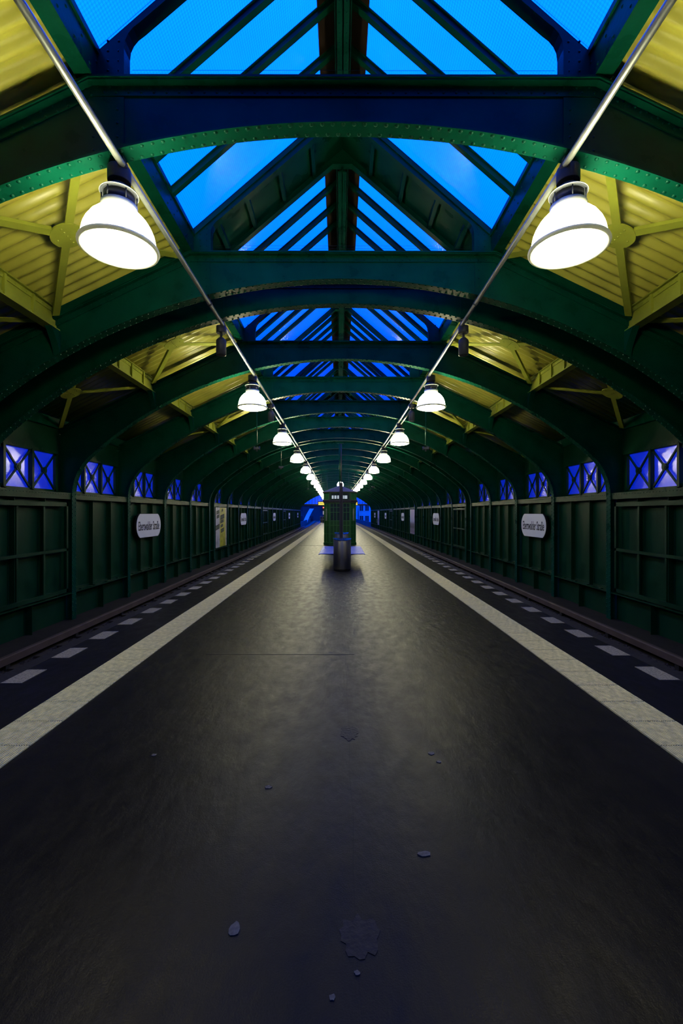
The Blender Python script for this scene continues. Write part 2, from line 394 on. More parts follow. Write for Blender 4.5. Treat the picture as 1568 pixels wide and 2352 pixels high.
# ------------------------------------------------------------------ tracks
for s, side in ((-1, 'left'), (1, 'right')):
    t = thing('railway_track', f'dark railway track in the trough along the {side} wall', 'track', kind='structure')
    ys = yrange(YB, 150, 3)
    obj('track_bed', sweep(rect(*sorted((s*3.3, s*5.78)), -1.25, -1.03), ys).mesh('track_bed', 'ballast'), t)
    for xr in (3.60, 5.035):
        c = s*xr
        pr = [(c-.06, -1.0), (c+.06, -1.0), (c+.06, -.985), (c+.012, -.96), (c+.012, -.89), (c+.034, -.88), (c+.034, -.85), (c-.034, -.85), (c-.034, -.88), (c-.012, -.89), (c-.012, -.96), (c-.06, -.985)]
        obj('rail', sweep(pr, ys).mesh('rail', 'rail'), t)
    c = s*5.62
    obj('conductor_rail_cover', sweep([(c-.055, -.93), (c+.055, -.93), (c+.055, -.815), (c+.03, -.80), (c-.03, -.80), (c-.055, -.82)], yrange(YB, 82)).mesh('conductor_rail_cover', 'cover'), t, label='brown cover board over the conductor rail')
    sl = MB().box(-1.15, 1.02, -.11, .11, -1.06, -.985).mesh('sleeper', 'sleeper')
    y = 5.0
    while y < 36:
        obj('sleeper', sl, t, (s*4.4+bx(y), y, 0), br(y)); y += .66
    br_ = MB().box(-.04, .04, -.05, .05, -1.03, -.93).mesh('insulator', 'concrete')
    y = 5.6
    while y < 30:
        obj('insulator', br_, t, (s*5.62+bx(y), y, 0), br(y)); y += 2.0
    # loose stones
    sb = MB(); r = random.Random(11+s)
    for k in range(2600):
        y = 5+25*r.random()**1.5; x = s*(4.75+r.random()*.85); q = .016+.02*r.random(); z = -1.03
        a, b2, c2 = [q*r.uniform(.7, 1.3) for _ in range(3)]
        v = [(x-a+bx(y), y, z), (x+bx(y), y-b2, z), (x+a+bx(y), y, z), (x+bx(y), y+b2, z), (x+bx(y)+.3*a, y, z+c2)]
        sb.add(v, [(0,1,4),(1,2,4),(2,3,4),(3,0,4)])
    tag(obj('gravel', sb.mesh('ballast_stones', 'ballast')), f'loose dark ballast stones in the {side} track trough', 'gravel', kind='stuff')
    tag(obj('trim_%d' % (1 if s < 0 else 2), sweep(rect(*sorted((s*5.78, s*6.5)), -1.25, -.86), yrange(YB, 80)).mesh('kerb', 'concrete')),
        f'sooty concrete ledge at the foot of the {side} wall', 'ledge', kind='structure')

# ------------------------------------------------------------------ arches
R1 = 8.6; CX = 5.8; APEX = 5.155
inner = []
for k in range(33):
    x = CX*k/32; inner.append((x, APEX-R1+math.sqrt(R1*R1-x*x)))
zk = inner[-1][1]; sphi = CX/R1; rk = (XIN-CX)/(1-sphi); cxk = XIN-rk; czk = zk-rk*math.sqrt(1-sphi*sphi)
ph0 = math.asin(sphi)
for k in range(1, 13):
    ph = ph0+(PI/2-ph0)*k/12; inner.append((cxk+rk*math.sin(ph), czk+rk*math.cos(ph)))
nk = len(inner)
inner += [(XIN, 1.0), (XIN, 0.0), (XIN, -.86)]
def outer_for(i):
    x, z = inner[i]
    if i <= 32: return (x, 5.53 if x < 2.31 else roof_z(x)-.02)
    if i < nk:
        f = (i-32)/(nk-1-32); return (6.5, (1-f)*(roof_z(6.5)-.02)+f*inner[nk-1][1])
    return (6.5, z)
outer = [outer_for(i) for i in range(len(inner))]
full_in = [(-x, z) for x, z in reversed(inner[1:])]+inner
full_out = [(-x, z) for x, z in reversed(outer[1:])]+outer
def normals(pl):
    out = []
    for i in range(len(pl)):
        a = pl[max(i-1, 0)]; b = pl[min(i+1, len(pl)-1)]; d = Vector((b[0]-a[0], b[1]-a[1])).normalized(); out.append((-d.y, d.x))
    return out
nin = normals(full_in)
def offs(pl, nn, d): return [(p[0]+n_[0]*d, p[1]+n_[1]*d) for p, n_ in zip(pl, nn)]
# which way do the normals of the inner curve point?  (+d must be towards the web)
if nin[len(nin)//2][1] < 0: nin = [(-a, -b) for a, b in nin]
web_me = MB().strip(full_in, full_out, -.007, .007).mesh('web', 'green')
lf = MB().strip(offs(full_in, nin, -.018), offs(full_in, nin, 0.0), -.085, .085)
lflange_me = lf.mesh('lower_flange', 'green')
topl = [(-6.5, roof_z(6.5)), (-2.31, 5.55), (2.31, 5.55), (6.5, roof_z(6.5))]
uf = MB().strip([(a, b-.02) for a, b in topl], topl, -.10, .10)
uflange_me = uf.mesh('upper_flange', 'green')
an = MB()
for y0, y1 in ((-.022, -.007), (.007, .022)):
    an.strip([(a, b-.125) for a, b in topl], [(a, b-.02) for a, b in topl], y0, y1)
    an.strip(offs(full_in, nin, 0), offs(full_in, nin, .07), y0, y1)
an.strip([(-6.5, roof_z(6.5)-.035), (-2.31, 5.515), (2.31, 5.515), (6.5, roof_z(6.5)-.035)], [(a, b-.02) for a, b in topl], -.085, .085)
angle_me = an.mesh('angle_iron', 'green')
cp = MB()
for s in (-1, 1):
    a, b = sorted((s*2.02, s*2.36))
    for y0, y1 in ((-.016, -.007), (.007, .016)):
        zz = APEX-R1+math.sqrt(R1*R1-2.2**2)
        cp.box(a, b, y0, y1, zz+.04, 5.42)
cover_me = cp.mesh('splice_plate', 'green')
# rivets
arc = [(0.0, full_in[0])]
L_ = [0.0]
for i in range(1, len(full_in)): L_.append(L_[-1]+math.dist(full_in[i], full_in[i-1]))
def at_len(s):
    for i in range(1, len(L_)):
        if s <= L_[i]:
            f = (s-L_[i-1])/(L_[i]-L_[i-1]); p, q = full_in[i-1], full_in[i]
            return ((p[0]+(q[0]-p[0])*f, p[1]+(q[1]-p[1])*f), nin[i])
    return (full_in[-1], nin[-1])
RP = .0975; flange_rivets = []
s_ = .1; k = 0
while s_ < L_[-1]-.05:
    for row, yy in ((0, -.056), (1, .056)):
        p, n_ = at_len(s_+(RP/2 if row else 0))
        flange_rivets.append(((p[0]-n_[0]*.018, yy, p[1]-n_[1]*.018), (-n_[0], 0, -n_[1])))
    s_ += RP
def web_rivets(b):
    for sgn in (-1, 1):
        y = sgn*.022
        for seg in range(3):
            p, q = topl[seg], topl[seg+1]; n_ = int(math.dist(p, q)/.115)
            for i in range(n_):
                f = (i+.5)/n_; x = p[0]+(q[0]-p[0])*f; z = p[1]+(q[1]-p[1])*f
                b.dot((x, y, z-.045), (0, sgn, 0), .014); b.dot((x+.05, y, z-.095), (0, sgn, 0), .014)
        for s in (-1, 1):
            for zi in range(4):
                for xi in (2.08, 2.30): b.dot((s*xi, sgn*.016, 4.93+zi*.125), (0, sgn, 0), .014)
    return b
rb = MB()
for p, n_ in flange_rivets: rb.dot(p, n_, .020)
web_rivets(rb); rivets_me = rb.mesh('rivets', 'green')
rb = MB(); single = []
for p, n_ in flange_rivets:
    if abs(p[0]) < 3.25: single.append((p, n_))
    else: rb.dot(p, n_, .020)
web_rivets(rb); rivetsA_me = rb.mesh('rivets', 'green')
rivet_me = MB().dot((0,0,0), (0,0,-1), .020, n=8).mesh('rivet', 'green')
# lantern frame on top of each arch
def raf(x): return 7.67-.86*abs(x)
lin = [(2.01, 5.53), (2.01, 5.82), (2.0, 5.90), (1.97, 5.965), (1.925, 6.02), (1.86, raf(1.86)), (1.0, raf(1.0)), (.17, raf(.17)), (0, raf(.17))]
lout = [(2.28, 5.53), (2.28, 5.66), (2.28, 5.76), (2.28, 5.80), (2.28, 5.84), (2.1, 5.87+.877*.18-.03), (1.25, 5.87+.877*1.03-.03), (.3, 5.87+.877*1.98-.03), (0, 5.87+.877*2.28-.03)]
fin = [(-x, z) for x, z in lin[:-1]]+list(reversed(lin)); fout = [(-x, z) for x, z in lout[:-1]]+list(reversed(lout))
lb = MB().strip(fin, fout, -.008, .008)
nl = normals(fin)
if nl[len(nl)//2][1] < 0: nl = [(-a, -b) for a, b in nl]
lb.strip(offs(fin, nl, -.012), fin, -.06, .06)
for sgn in (-1, 1):
    lb.strip(fin, offs(fin, nl, .055), sgn*.014-.006, sgn*.014+.006)
    for s in (-1, 1):
        for i in range(2):
            for j in range(5): lb.dot((s*(2.07+.1*i), sgn*.009, 5.58+.09*j), (0, sgn, 0), .013)
        for j in range(9):
            xj = .3+.17*j; lb.dot((s*xj, sgn*.02, raf(xj)+.035), (0, sgn, 0), .011)
lantern_me = lb.mesh('lantern_frame', 'green')
wires = MB()
for h in (.05, .09, .13): wires.tube([(-1.95, 0, 5.55+h), (1.95, 0, 5.55+h)], .0018, 4)
wires_me = wires.mesh('bird_wire', 'black')
vis = 0
for i, y in enumerate(RIBS):
    if y < 3: lab = 'riveted green steel arch overhead, %s places before the first arch in view' % ('one', 'two', 'three', 'four')[round((A0-y)/D)-1]
    else: lab = 'riveted green steel arch spanning the hall, '+nth(vis); vis += 1
    t = thing('steel_arch_beam', lab, 'arch', (bx(y), y, 0), br(y), 'riveted arches of the hall', 'structure')
    obj('web', web_me, t); obj('lower_flange', lflange_me, t); obj('upper_flange', uflange_me, t)
    obj('angle_iron', angle_me, t); obj('splice_plate', cover_me, t); obj('lantern_frame', lantern_me, t)
    if y == A0:
        obj('rivets', rivetsA_me, t, kind='stuff')
        for p, n_ in single:
            o = obj('rivet', rivet_me, t, p); o.rotation_euler = (0, math.atan2(-n_[0], -n_[2]), 0)
    else: obj('rivets', rivets_me, t, kind='stuff')
    if y < 12: obj('bird_wire', wires_me, t)

# ------------------------------------------------------------------ ceiling: corrugated sheets, purlins, braces
ceil = thing('ceiling', 'pitched roof of yellow-green corrugated sheets on steel purlins', 'roof', kind='structure')
def corrugated(d, nw):
    b = MB(); xs = (2.40, 6.80); pts = []
    for k in range(nw):
        for f, h in [(q/8, .032-.032*math.cos(2*PI*q/8)) for q in range(8)]:
            pts.append((d*(k+f)/nw, h))
    pts.append((d, 0))
    n = len(pts); v = []; f = []
    for dz in (0, .012):
        for x in xs:
            for y, h in pts: v.append((x, y, roof_z(x)+.165+h+dz))
    for lay in range(2):
        o = lay*2*n
        for i in range(n-1):
            q = (o+i, o+i+1, o+n+i+1, o+n+i); f.append(q if lay else q[::-1])
    b.add(v, f); f2 = []
    for i in range(n-1): f2.append((i, i+1, 2*n+i+1, 2*n+i)); f2.append((n+i+1, n+i, 3*n+i, 3*n+i+1))
    b.f += f2; b.smooth += [False]*len(f2)
    b.smooth = [True]*len(b.f)
    return b
sheet_me = corrugated(D, 16).mesh('corrugated_sheet', 'yellow')
def slope_prism(y0, y1, x0, x1, dz0, dz1): return [(x0, roof_z(x0)+dz0), (x1, roof_z(x1)+dz0), (x1, roof_z(x1)+dz1), (x0, roof_z(x0)+dz1)]
gapsheet_me = MB().prism(slope_prism(0, GAP, 2.30, 6.8, .02, .24), 0, GAP).mesh('joint_plate', 'green')
pz = roof_z(4.38)
def purlin(d):
    b = MB(); b.box(4.37, 4.39, .02, d-.02, pz-.17, pz+.14)
    b.box(4.30, 4.46, .02, d-.02, pz-.185, pz-.17); b.box(4.31, 4.45, .02, d-.02, pz+.125, pz+.14)
    for xx in (4.355, 4.39): b.box(xx, xx+.015, .02, d-.02, pz-.17, pz-.11); b.box(xx, xx+.015, .02, d-.02, pz+.065, pz+.125)
    return b
pb = purlin(D)
for k in range(1, 5): pb.box(4.33, 4.43, k*D/5-.02, k*D/5+.02, pz-.17, pz+.125)
for k in range(24):
    for sg in (-1, 1): pb.dot((4.38+sg*.025, .1+k*.11, pz+.095), (sg, 0, 0), .011)
purlin_me = pb.mesh('purlin', 'olive')
# bracket under the purlin
bk = MB()
for s_, y0 in ((1, 0), (-1, D)):
    a = y0+s_*.01
    for j in range(6):
        f0, f1 = j/6, (j+1)/6
        def pt(f): return (a+s_*(.20*(1-f)**1.6+.02), pz-.185-.38*f)
        p, q = pt(f0), pt(f1)
        bk.hexa([(4.30, a, p[1]), (4.30, p[0], p[1]), (4.40, p[0], p[1]), (4.40, a, p[1])], [(4.30, a, q[1]), (4.30, q[0], q[1]), (4.40, q[0], q[1]), (4.40, a, q[1])])
bracket_me = bk.mesh('purlin_bracket', 'green')
def rp(x, y, dz): return Vector((x, y, roof_z(x)+dz))
upn = Vector((.482, 0, 1)).normalized()
eave_me = MB().box(6.44, 6.58, 0, D, roof_z(6.5)-.02, roof_z(6.5)+.20).mesh('eave_beam', 'green')
hubs = {}; bars = {}
for tagn, (xa, xb) in (('u', (2.45, 4.30)), ('l', (4.46, 6.42))):
    xc = (xa+xb)/2; h = MB(); c = rp(xc, D/2, -.045); e1 = Vector((1, 0, -.482)).normalized(); e2 = Vector((0, 1, 0))
    n = 24; ring = [c+e1*.20*math.cos(2*PI*k/n)+e2*.20*math.sin(2*PI*k/n) for k in range(n)]
    v = [p-upn*.008 for p in ring]+[p+upn*.008 for p in ring]
    h.add(v, [tuple(range(n)), tuple(range(2*n-1, n-1, -1))]+[(k, k+n, (k+1)%n+n, (k+1)%n) for k in range(n)])
    for a_, b_ in ((0, -.13), (0, -.065), (0, 0), (0, .065), (0, .13), (.13, 0), (-.13, 0)):
        h.dot(c+e1*a_+e2*b_-upn*.008, -upn, .016)
    hubs[tagn] = h.mesh('hub_plate', 'olive'); bars[tagn] = []
    for (x_, y_) in ((xa, .12), (xa, D-.12), (xb, .12), (xb, D-.12)):
        q = rp(x_, y_, -.03); d = (q-c).normalized(); p = c+d*.17
        b = MB().bar(p, q, .095, .012, upn); b.bar(p+upn*.03+d.cross(upn)*.03, q+upn*.03+d.cross(upn)*.03, .01, .05, upn)
        bars[tagn].append(b.mesh('brace_bar', 'olive'))
for (y, d, k) in BAYS:
    for s in (-1, 1):
        L = (bx(y), y, 0); rz = br(y+d/2); mi = s < 0
        obj('corrugated_sheet', sheet_me, ceil, L, rz, mi); obj('purlin', purlin_me, ceil, L, rz, mi)
        obj('purlin_bracket', bracket_me, ceil, L, rz, mi); obj('eave_beam', eave_me, ceil, L, rz, mi)
        if (k in (0, 2, 4)) and y < 52:
            for tg in ('u', 'l'):
                h = obj('hub_plate', hubs[tg], ceil, L, rz, mi)
                for bm in bars[tg]: obj('brace_bar', bm, h)
for y in GAPS:
    for s in (-1, 1): obj('joint_plate', gapsheet_me, ceil, (bx(y), y, 0), br(y), s < 0)

# ------------------------------------------------------------------ skylight lantern
sky = thing('skylight', 'long glazed roof lantern with blue dusk light along the crown of the hall', 'skylight', kind='structure')
GS = .877; EX, EZ = 2.28, 5.87
def gz(x): return EZ+GS*(EX-x)
gun = Vector((GS, 0, 1)).normalized()
def pane_mesh(w_):
    b = MB(); a, c = (EX-.01, gz(EX-.01)), (.30, gz(.30))
    b.prism([(a[0], a[1]), (c[0], c[1]), (c[0]+.006, c[1]+.007), (a[0]+.006, a[1]+.007)], 0, w_)
    me = b.mesh('pane', 'skyglass'); uvmap(me, lambda co: (co.y/.030, (EX-co.x)*1.33/.030)); return me
BARY = [0, .66, 1.24, 1.82, D]
pane_mes = [pane_mesh(BARY[q+1]-BARY[q]) for q in range(4)]
gb = MB()
a, c = Vector((EX-.01, 0, gz(EX-.01)-.04)), Vector((.10, 0, gz(.10)-.04))
gb.bar(a, c, .03, .10, gun); gb.bar(a-gun*.045, c-gun*.045, .075, .016, gun); gb.bar(a+gun*.03, c+gun*.03, .07, .012, gun)
bar_me = gb.mesh('glazing_bar', 'green')
ridge = MB(); rzt = 7.42
ridge.box(-.075, .075, 0, D, rzt, rzt+.015); ridge.box(-.008, .008, 0, D, rzt, rzt+.30)
for s in (-1, 1): ridge.box(min(s*.008, s*.05), max(s*.008, s*.05), 0, D, rzt+.015, rzt+.03); ridge.box(min(s*.09, s*.105), max(s*.09, s*.105), 0, D, rzt+.12, rzt+.27)
for k in range(24):
    for s in (-1, 1): ridge.dot((s*.045, .06+k*.115, rzt), (0, 0, -1), .010)
ridge_me = ridge.mesh('ridge_beam', 'green')
boards_me = MB().prism([(.10, gz(.10)-.005), (.31, gz(.31)-.005), (.31, gz(.31)+.02), (.0, gz(0)+.02), (.0, gz(0)-.005)], 0, D).mesh('ridge_board', 'brown')
eb = MB(); eb.box(2.272, 2.288, 0, D, 5.56, EZ+.02); eb.box(2.27, 2.43, 0, D, 5.555, 5.57); eb.box(2.36, 2.46, 0, D, 5.60, 5.615); eb.box(2.25, 2.272, 0, D, EZ-.05, EZ+.01)
for k in range(12):
    eb.dot((2.272, .1+k*.23, 5.62), (-1, 0, 0), .015); eb.dot((2.272, .21+k*.23, 5.74), (-1, 0, 0), .015)
edge_me = eb.mesh('edge_beam', 'green')
gpl = MB(); gpl.prism([(EX, EZ-.06), (0, gz(0)-.06), (0, gz(0)+.03), (EX+.02, EZ+.03)], -.03, GAP+.03)
for xk in (.45, .95, 1.45, 1.9): gpl.prism([(xk, gz(xk)-.14), (xk+.05, gz(xk+.05)-.14), (xk+.05, gz(xk+.05)+.01), (xk, gz(xk)+.01)], 0, GAP)
gpl.box(2.272, 2.288, 0, GAP, 5.56, EZ+.02)
gapl_me = gpl.mesh('joint_cover', 'green')
for (y, d, k) in BAYS:
    L = (bx(y), y, 0); rz = br(y+d/2)
    obj('ridge_beam', ridge_me, sky, L, rz)
    for s in (-1, 1):
        mi = s < 0
        obj('edge_beam', edge_me, sky, L, rz, mi); obj('ridge_board', boards_me, sky, L, rz, mi)
        for q in range(4):
            yy = y+BARY[q]
            obj('pane', pane_mes[q], sky, (bx(yy), yy, 0), rz, mi)
            if q: obj('glazing_bar', bar_me, sky, (bx(yy), yy, 0), rz, mi)
for y in GAPS:
    for s in (-1, 1): obj('joint_cover', gapl_me, sky, (bx(y), y, 0), br(y), s < 0)

# ------------------------------------------------------------------ side walls and windows
T3 = (D-.04)/3
panel_me = MB().box(6.36, 6.38, .0, T3, -.24, 1.93).mesh('wall_panel', 'wallgreen')
lower_me = MB().box(6.36, 6.38, 0, (D-.04)/2, -.87, -.24).mesh('base_panel', 'wallgreen')
stiff = MB().box(6.25, 6.36, -.006, .006, -.22, 1.91).box(6.352, 6.36, -.04, .05, -.22, 1.91).mesh('stiffener', 'wallgreen')
lstiff = MB().box(6.22, 6.36, -.006, .006, -.86, -.26).box(6.352, 6.36, -.05, .05, -.86, -.26).mesh('base_stiffener', 'wallgreen')
sb = MB(); sb.box(6.205, 6.225, .02, D-.02, 1.905, 2.05); sb.box(6.225, 6.52, .02, D-.02, 2.03, 2.05); sb.box(6.225, 6.40, .02, D-.02, 1.905, 1.92)
for k in range(29): sb.dot((6.205, .09+k*.0925, 2.015), (-1, 0, 0), .013)
sill_me = sb.mesh('sill_beam', 'wallgreen')
lr = MB(); lr.box(6.19, 6.38, .02, D-.02, -.255, -.235); lr.box(6.34, 6.36, .02, D-.02, -.235, -.17)
for k in range(4): lr.box(6.24, 6.30, .4+k*.6, .46+k*.6, -.235, -.215)
lrail_me = lr.mesh('base_rail', 'wallgreen')
ub = MB(); ub.box(6.50, 6.52, 0, D, 2.93, roof_z(6.5)); ub.box(6.48, 6.50, .05, D-.05, 2.93, 3.0)
for k in range(24): ub.dot((6.48, .1+k*.11, 2.975), (-1, 0, 0), .012)
upper_me = ub.mesh('upper_plate', 'wallgreen')
gapw_me = MB().box(6.40, 6.42, 0, GAP, -.87, roof_z(6.5)).box(6.21, 6.40, .06, GAP-.06, -.255, -.235).mesh('joint_panel', 'wallgreen')
wf = MB(); W0, W1 = .16, D-.16; wz0, wz1 = 2.10, 2.95; TW = (W1-W0)/3
wf.box(6.50, 6.56, 0, W0+.02, wz0-.08, wz1+.02); wf.box(6.50, 6.56, W1-.02, D, wz0-.08, wz1+.02)
wf.box(6.50, 6.56, W0, W1, wz0-.08, wz0+.02); wf.box(6.50, 6.56, W0, W1, wz1-.03, wz1)
for k in (1, 2): wf.box(6.47, 6.56, W0+k*TW-.032, W0+k*TW+.032, wz0, wz1)
wframe_me = wf.mesh('window_frame', 'wallgreen')
wpane_me = MB().box(6.552, 6.558, 0, TW, wz0, wz1).mesh('pane', 'winglass')
wb = MB()
y0, y1, z0, z1 = .03, TW-.03, wz0+.02, wz1-.03; cyy, czz = TW/2, (wz0+wz1)/2
wb.bar((6.515, y0, z0), (6.515, y1, z1), .036, .03, (1,0,0)); wb.bar((6.525, y0, z1), (6.525, y1, z0), .036, .03, (1,0,0))
for (yy, zz) in ((y0, z0), (y1, z1), (y0, z1), (y1, z0)): wb.box(6.50, 6.53, yy-.035, yy+.035, zz-.04, zz+.04)
n = 16
for rr, xa, xb in ((.068, 6.485, 6.54), (.038, 6.475, 6.49)):
    poly = [(cyy+rr*math.cos(2*PI*k/n), czz+1.1*rr*math.sin(2*PI*k/n)) for k in range(n)]; wb.prism(poly, xa, xb, 'x')
wbrace_me = wb.mesh('cross_brace', 'wallgreen')
frame_ = MB()
for zz0, zz1 in ((1.74, 1.83), (.735, .795), (-.20, -.12)): frame_.box(6.20, 6.245, .16, D-.2, zz0, zz1)
for yy in (.16, D-.26): frame_.box(6.20, 6.245, yy, yy+.06, -.20, 1.83)
for yy in (.95, 1.75): frame_.box(6.23, 6.26, yy, yy+.05, -.20, 1.83)
frame_me = frame_.mesh('poster_frame', 'wallgreen')
walls = {-1: thing('wall_left', 'dark green riveted steel panel wall beside the left track', 'wall', kind='structure'),
          1: thing('wall_right', 'dark green riveted steel panel wall beside the right track', 'wall', kind='structure')}
wn = 1; bcount = 0
for (y, d, k) in BAYS:
    for s in (-1, 1):
        W = walls[s]; L = Vector((bx(y), y, 0)); rz = br(y+d/2); mi = s < 0
        dirv = Vector((-math.sin(rz), math.cos(rz), 0))
        for q in range(3):
            obj('wall_panel', panel_me, W, L+dirv*(.02+q*T3), rz, mi)
            if q: obj('stiffener', stiff, W, L+dirv*(.02+q*T3), rz, mi)
        for q in range(2): obj('base_panel', lower_me, W, L+dirv*(.02+q*(D-.04)/2), rz, mi)
        obj('base_stiffener', lstiff, W, L+dirv*(D/2), rz, mi)
        obj('sill_beam', sill_me, W, L, rz, mi); obj('base_rail', lrail_me, W, L, rz, mi); obj('upper_plate', upper_me, W, L, rz, mi)
        if y < 60:
            side = 'left' if s < 0 else 'right'
            wl = f'cross-braced window in the {side} wall, ' + ('%s bays before the first one in view' % ('one', 'two', 'three', 'four')[3-bcount] if y < 3 else 'bay '+nth(bcount-4))
            wi = thing('window_%d' % wn, wl, 'window', L, rz, 'cross-braced windows of the side walls', 'structure', mi); wn += 1
            obj('window_frame', wframe_me, wi)
            for q in range(3):
                obj('pane', wpane_me, wi, (0, W0+q*TW, 0)); obj('cross_brace', wbrace_me, wi, (0, W0+q*TW, 0))
        else:
            obj('window_frame', wframe_me, W, L, rz, mi); 
            for q in range(3): obj('pane', wpane_me, W, L+dirv*(W0+q*TW), rz, mi)
    bcount += 1
for y in GAPS:
    for s in (-1, 1): obj('joint_panel', gapw_me, walls[s], (bx(y), y, 0), br(y), s < 0)

tag(obj('wall_back_sky_block', MB().prism([(-6.5, -1.2), (6.5, -1.2), (6.5, roof_z(6.5)), (2.3, 5.9), (0, 7.9), (-2.3, 5.9), (-6.5, roof_z(6.5))], YB-.06, YB).mesh('wall_back_sky_block', 'wallgreen')),
    'unseen dark green end wall added behind the viewer to block sky light', 'wall', kind='structure')  # added out of view to keep blue sky light off the near floor
# empty frames and posters
FR = [(-1, 0), (1, 0), (1, 1), (-1, 2), (-1, 3), (1, 3)]
fc = {-1: 0, 1: 0}
for s, mi_ in FR:
    y = MODS[mi_]; side = 'left' if s < 0 else 'right'
    tag(obj('poster_frame', frame_me, None, (bx(y), y, 0), br(y+D/2), s < 0), f'empty green billboard frame on the {side} wall, '+nth(fc[s]), 'frame', 'empty billboard frames')
    fc[s] += 1
def poster(s, mi_, m, label):
    y = MODS[mi_]; t = thing('wall_poster', label, 'poster', (bx(y), y, 0), br(y+D/2), None, None, s < 0)
    b = MB().box(6.20, 6.23, .28, D-.26, -.17, 1.86); me = b.mesh('print', m)
    a0, a1 = .28, D-.26
    uvmap(me, lambda co: ((co.y-a0)/(a1-a0), (co.z+.17)/2.03))
    obj('print', me, t)
    f = MB()
    for z0, z1 in ((-.21, -.17), (1.86, 1.88)): f.box(6.195, 6.25, .24, D-.22, z0, z1)
    for yy in (.24, D-.26): f.box(6.195, 6.25, yy, yy+.04, -.21, 1.88)
    obj('frame', f.mesh('frame', 'wallgreen'), t)
    return t
p = poster(-1, 1, 'poster_y', 'grey and yellow event poster on the left wall')
# slanted dark strips printed on the grey and yellow poster
sm = MB(); r = random.Random(5)
def strip_at(b, yc, zc, ln, h, slope):
    b.hexa([(6.196, yc-ln/2, zc-h/2-slope*ln/2), (6.196, yc-ln/2, zc+h/2-slope*ln/2), (6.199, yc-ln/2, zc+h/2-slope*ln/2), (6.199, yc-ln/2, zc-h/2-slope*ln/2)],
           [(6.196, yc+ln/2, zc-h/2+slope*ln/2), (6.196, yc+ln/2, zc+h/2+slope*ln/2), (6.199, yc+ln/2, zc+h/2+slope*ln/2), (6.199, yc+ln/2, zc-h/2+slope*ln/2)])
strips = [(.70, 1.62, .55, .18), (.72, 1.40, .5, .16), (.62, .86, .78, .24), (1.60, 1.38, .80, .24), (1.55, 1.15, .66, .16), (1.5, .92, .5, .14), (1.62, .68, .60, .20), (1.62, 1.72, .3, .12)]
for yc, zc, ln, h in strips:
    sm = MB(); strip_at(sm, yc, zc, ln, h, .12); obj('strip_band', sm.mesh('strip_band', 'black'), p, label='dark slanted band of the print')

sm = MB()
for yc, zc, ln, h in strips:
    n = int(ln/.09)
    for k in range(n):
        u = yc-ln/2+.05+k*.09; zz = zc+.12*(u-yc)
        sm.hexa([(6.192, u, zz-h*.3), (6.192, u, zz+h*.3), (6.195, u, zz+h*.3), (6.195, u, zz-h*.3)], [(6.192, u+.03, zz-h*.28), (6.192, u+.03, zz+h*.32), (6.195, u+.03, zz+h*.32), (6.195, u+.03, zz-h*.28)])
obj('strip_marks', sm.mesh('strip_marks', 'notice'), p, kind='stuff')
poster(1, 2, 'poster_p', 'white and purple advertising poster on the right wall, nearer of the two')
poster(1, 4, 'poster_p', 'purple advertising poster far down the right wall, beside the last name sign')

# station name signs
SL, SH, SR = 1.88, .76, .41
def sign_outline(g=0.0):
    hh = SH/2+g; sag = .25; R = (hh*hh+sag*sag)/(2*sag); c = SL/2+g-R; a = math.asin(hh/R); pts = []
    for k in range(15):
        t_ = -a+2*a*k/14; pts.append((c+R*math.cos(t_), R*math.sin(t_)))
    return pts+[(-x, -z) for x, z in pts]
fcur = bpy.data.curves.new('station_name', 'FONT'); fcur.body = 'Eberswalder Straße'; fcur.size = .33; fcur.extrude = .002; fcur.align_x = 'CENTER'; fcur.align_y = 'CENTER'; fcur.offset = .003
fo = bpy.data.objects.new('tmp', fcur); LINK(fo); bpy.context.view_layer.update()
dg = bpy.context.evaluated_depsgraph_get()
text_me = bpy.data.meshes.new_from_object(fo.evaluated_get(dg)); text_me.name = 'lettering'
bpy.data.objects.remove(fo)
xs_ = [v.co.x for v in text_me.vertices]; ys_ = [v.co.y for v in text_me.vertices]
cxm = (min(xs_)+max(xs_))/2; fx = 1.60/(max(xs_)-min(xs_)); y0m = min(ys_); 
for v in text_me.vertices:                                # lettering lies in the x-z plane facing -y
    x, yv, z = v.co; v.co = ((x-cxm)*fx, -z, (yv-y0m)*1.2-.15)
text_me.materials.clear(); text_me.materials.append(M['black'])
plate_me = MB().prism(sign_outline(-.012), -.018, -.012).mesh('face', 'sign')
back_me = MB().prism(sign_outline(0), -.012, .045).mesh('backing', 'black')
stand_me = MB().box(-.025, .025, .045, .12, -.2, .2).mesh('mount', 'wallgreen')
for s in (-1, 1):
    for i, m in enumerate(MODS):
        y = m+2.5*D; side = 'left' if s < 0 else 'right'
        rz = (PI/2 if s < 0 else -PI/2)+br(y)
        t = thing('station_sign', f'white oval station name sign on the {side} wall, '+nth(i), 'sign', (s*6.20+bx(y), y, 1.19), rz, 'station name signs')
        obj('face', plate_me, t); obj('backing', back_me, t); obj('mount', stand_me, t, (-.47, 0, 0)); obj('mount', stand_me, t, (.47, 0, 0))
        obj('lettering', text_me, t, (0, -.019, 0), label='black station name lettering')
# small white notices far down the walls
for s, y, nm in ((-1, 70.0, 'left'), (1, 71.0, 'right')):
    for z in (.45, .15): tag(obj('wall_notice', MB().box(-.02, .02, -.15, .15, z-.08, z+.08).mesh('wall_notice', 'sign'), None, (s*6.30+bx(y), y, 0), br(y)),
        f'small white notice low on the far {nm} wall, '+('upper' if z > .3 else 'lower')+' of two', 'notice')

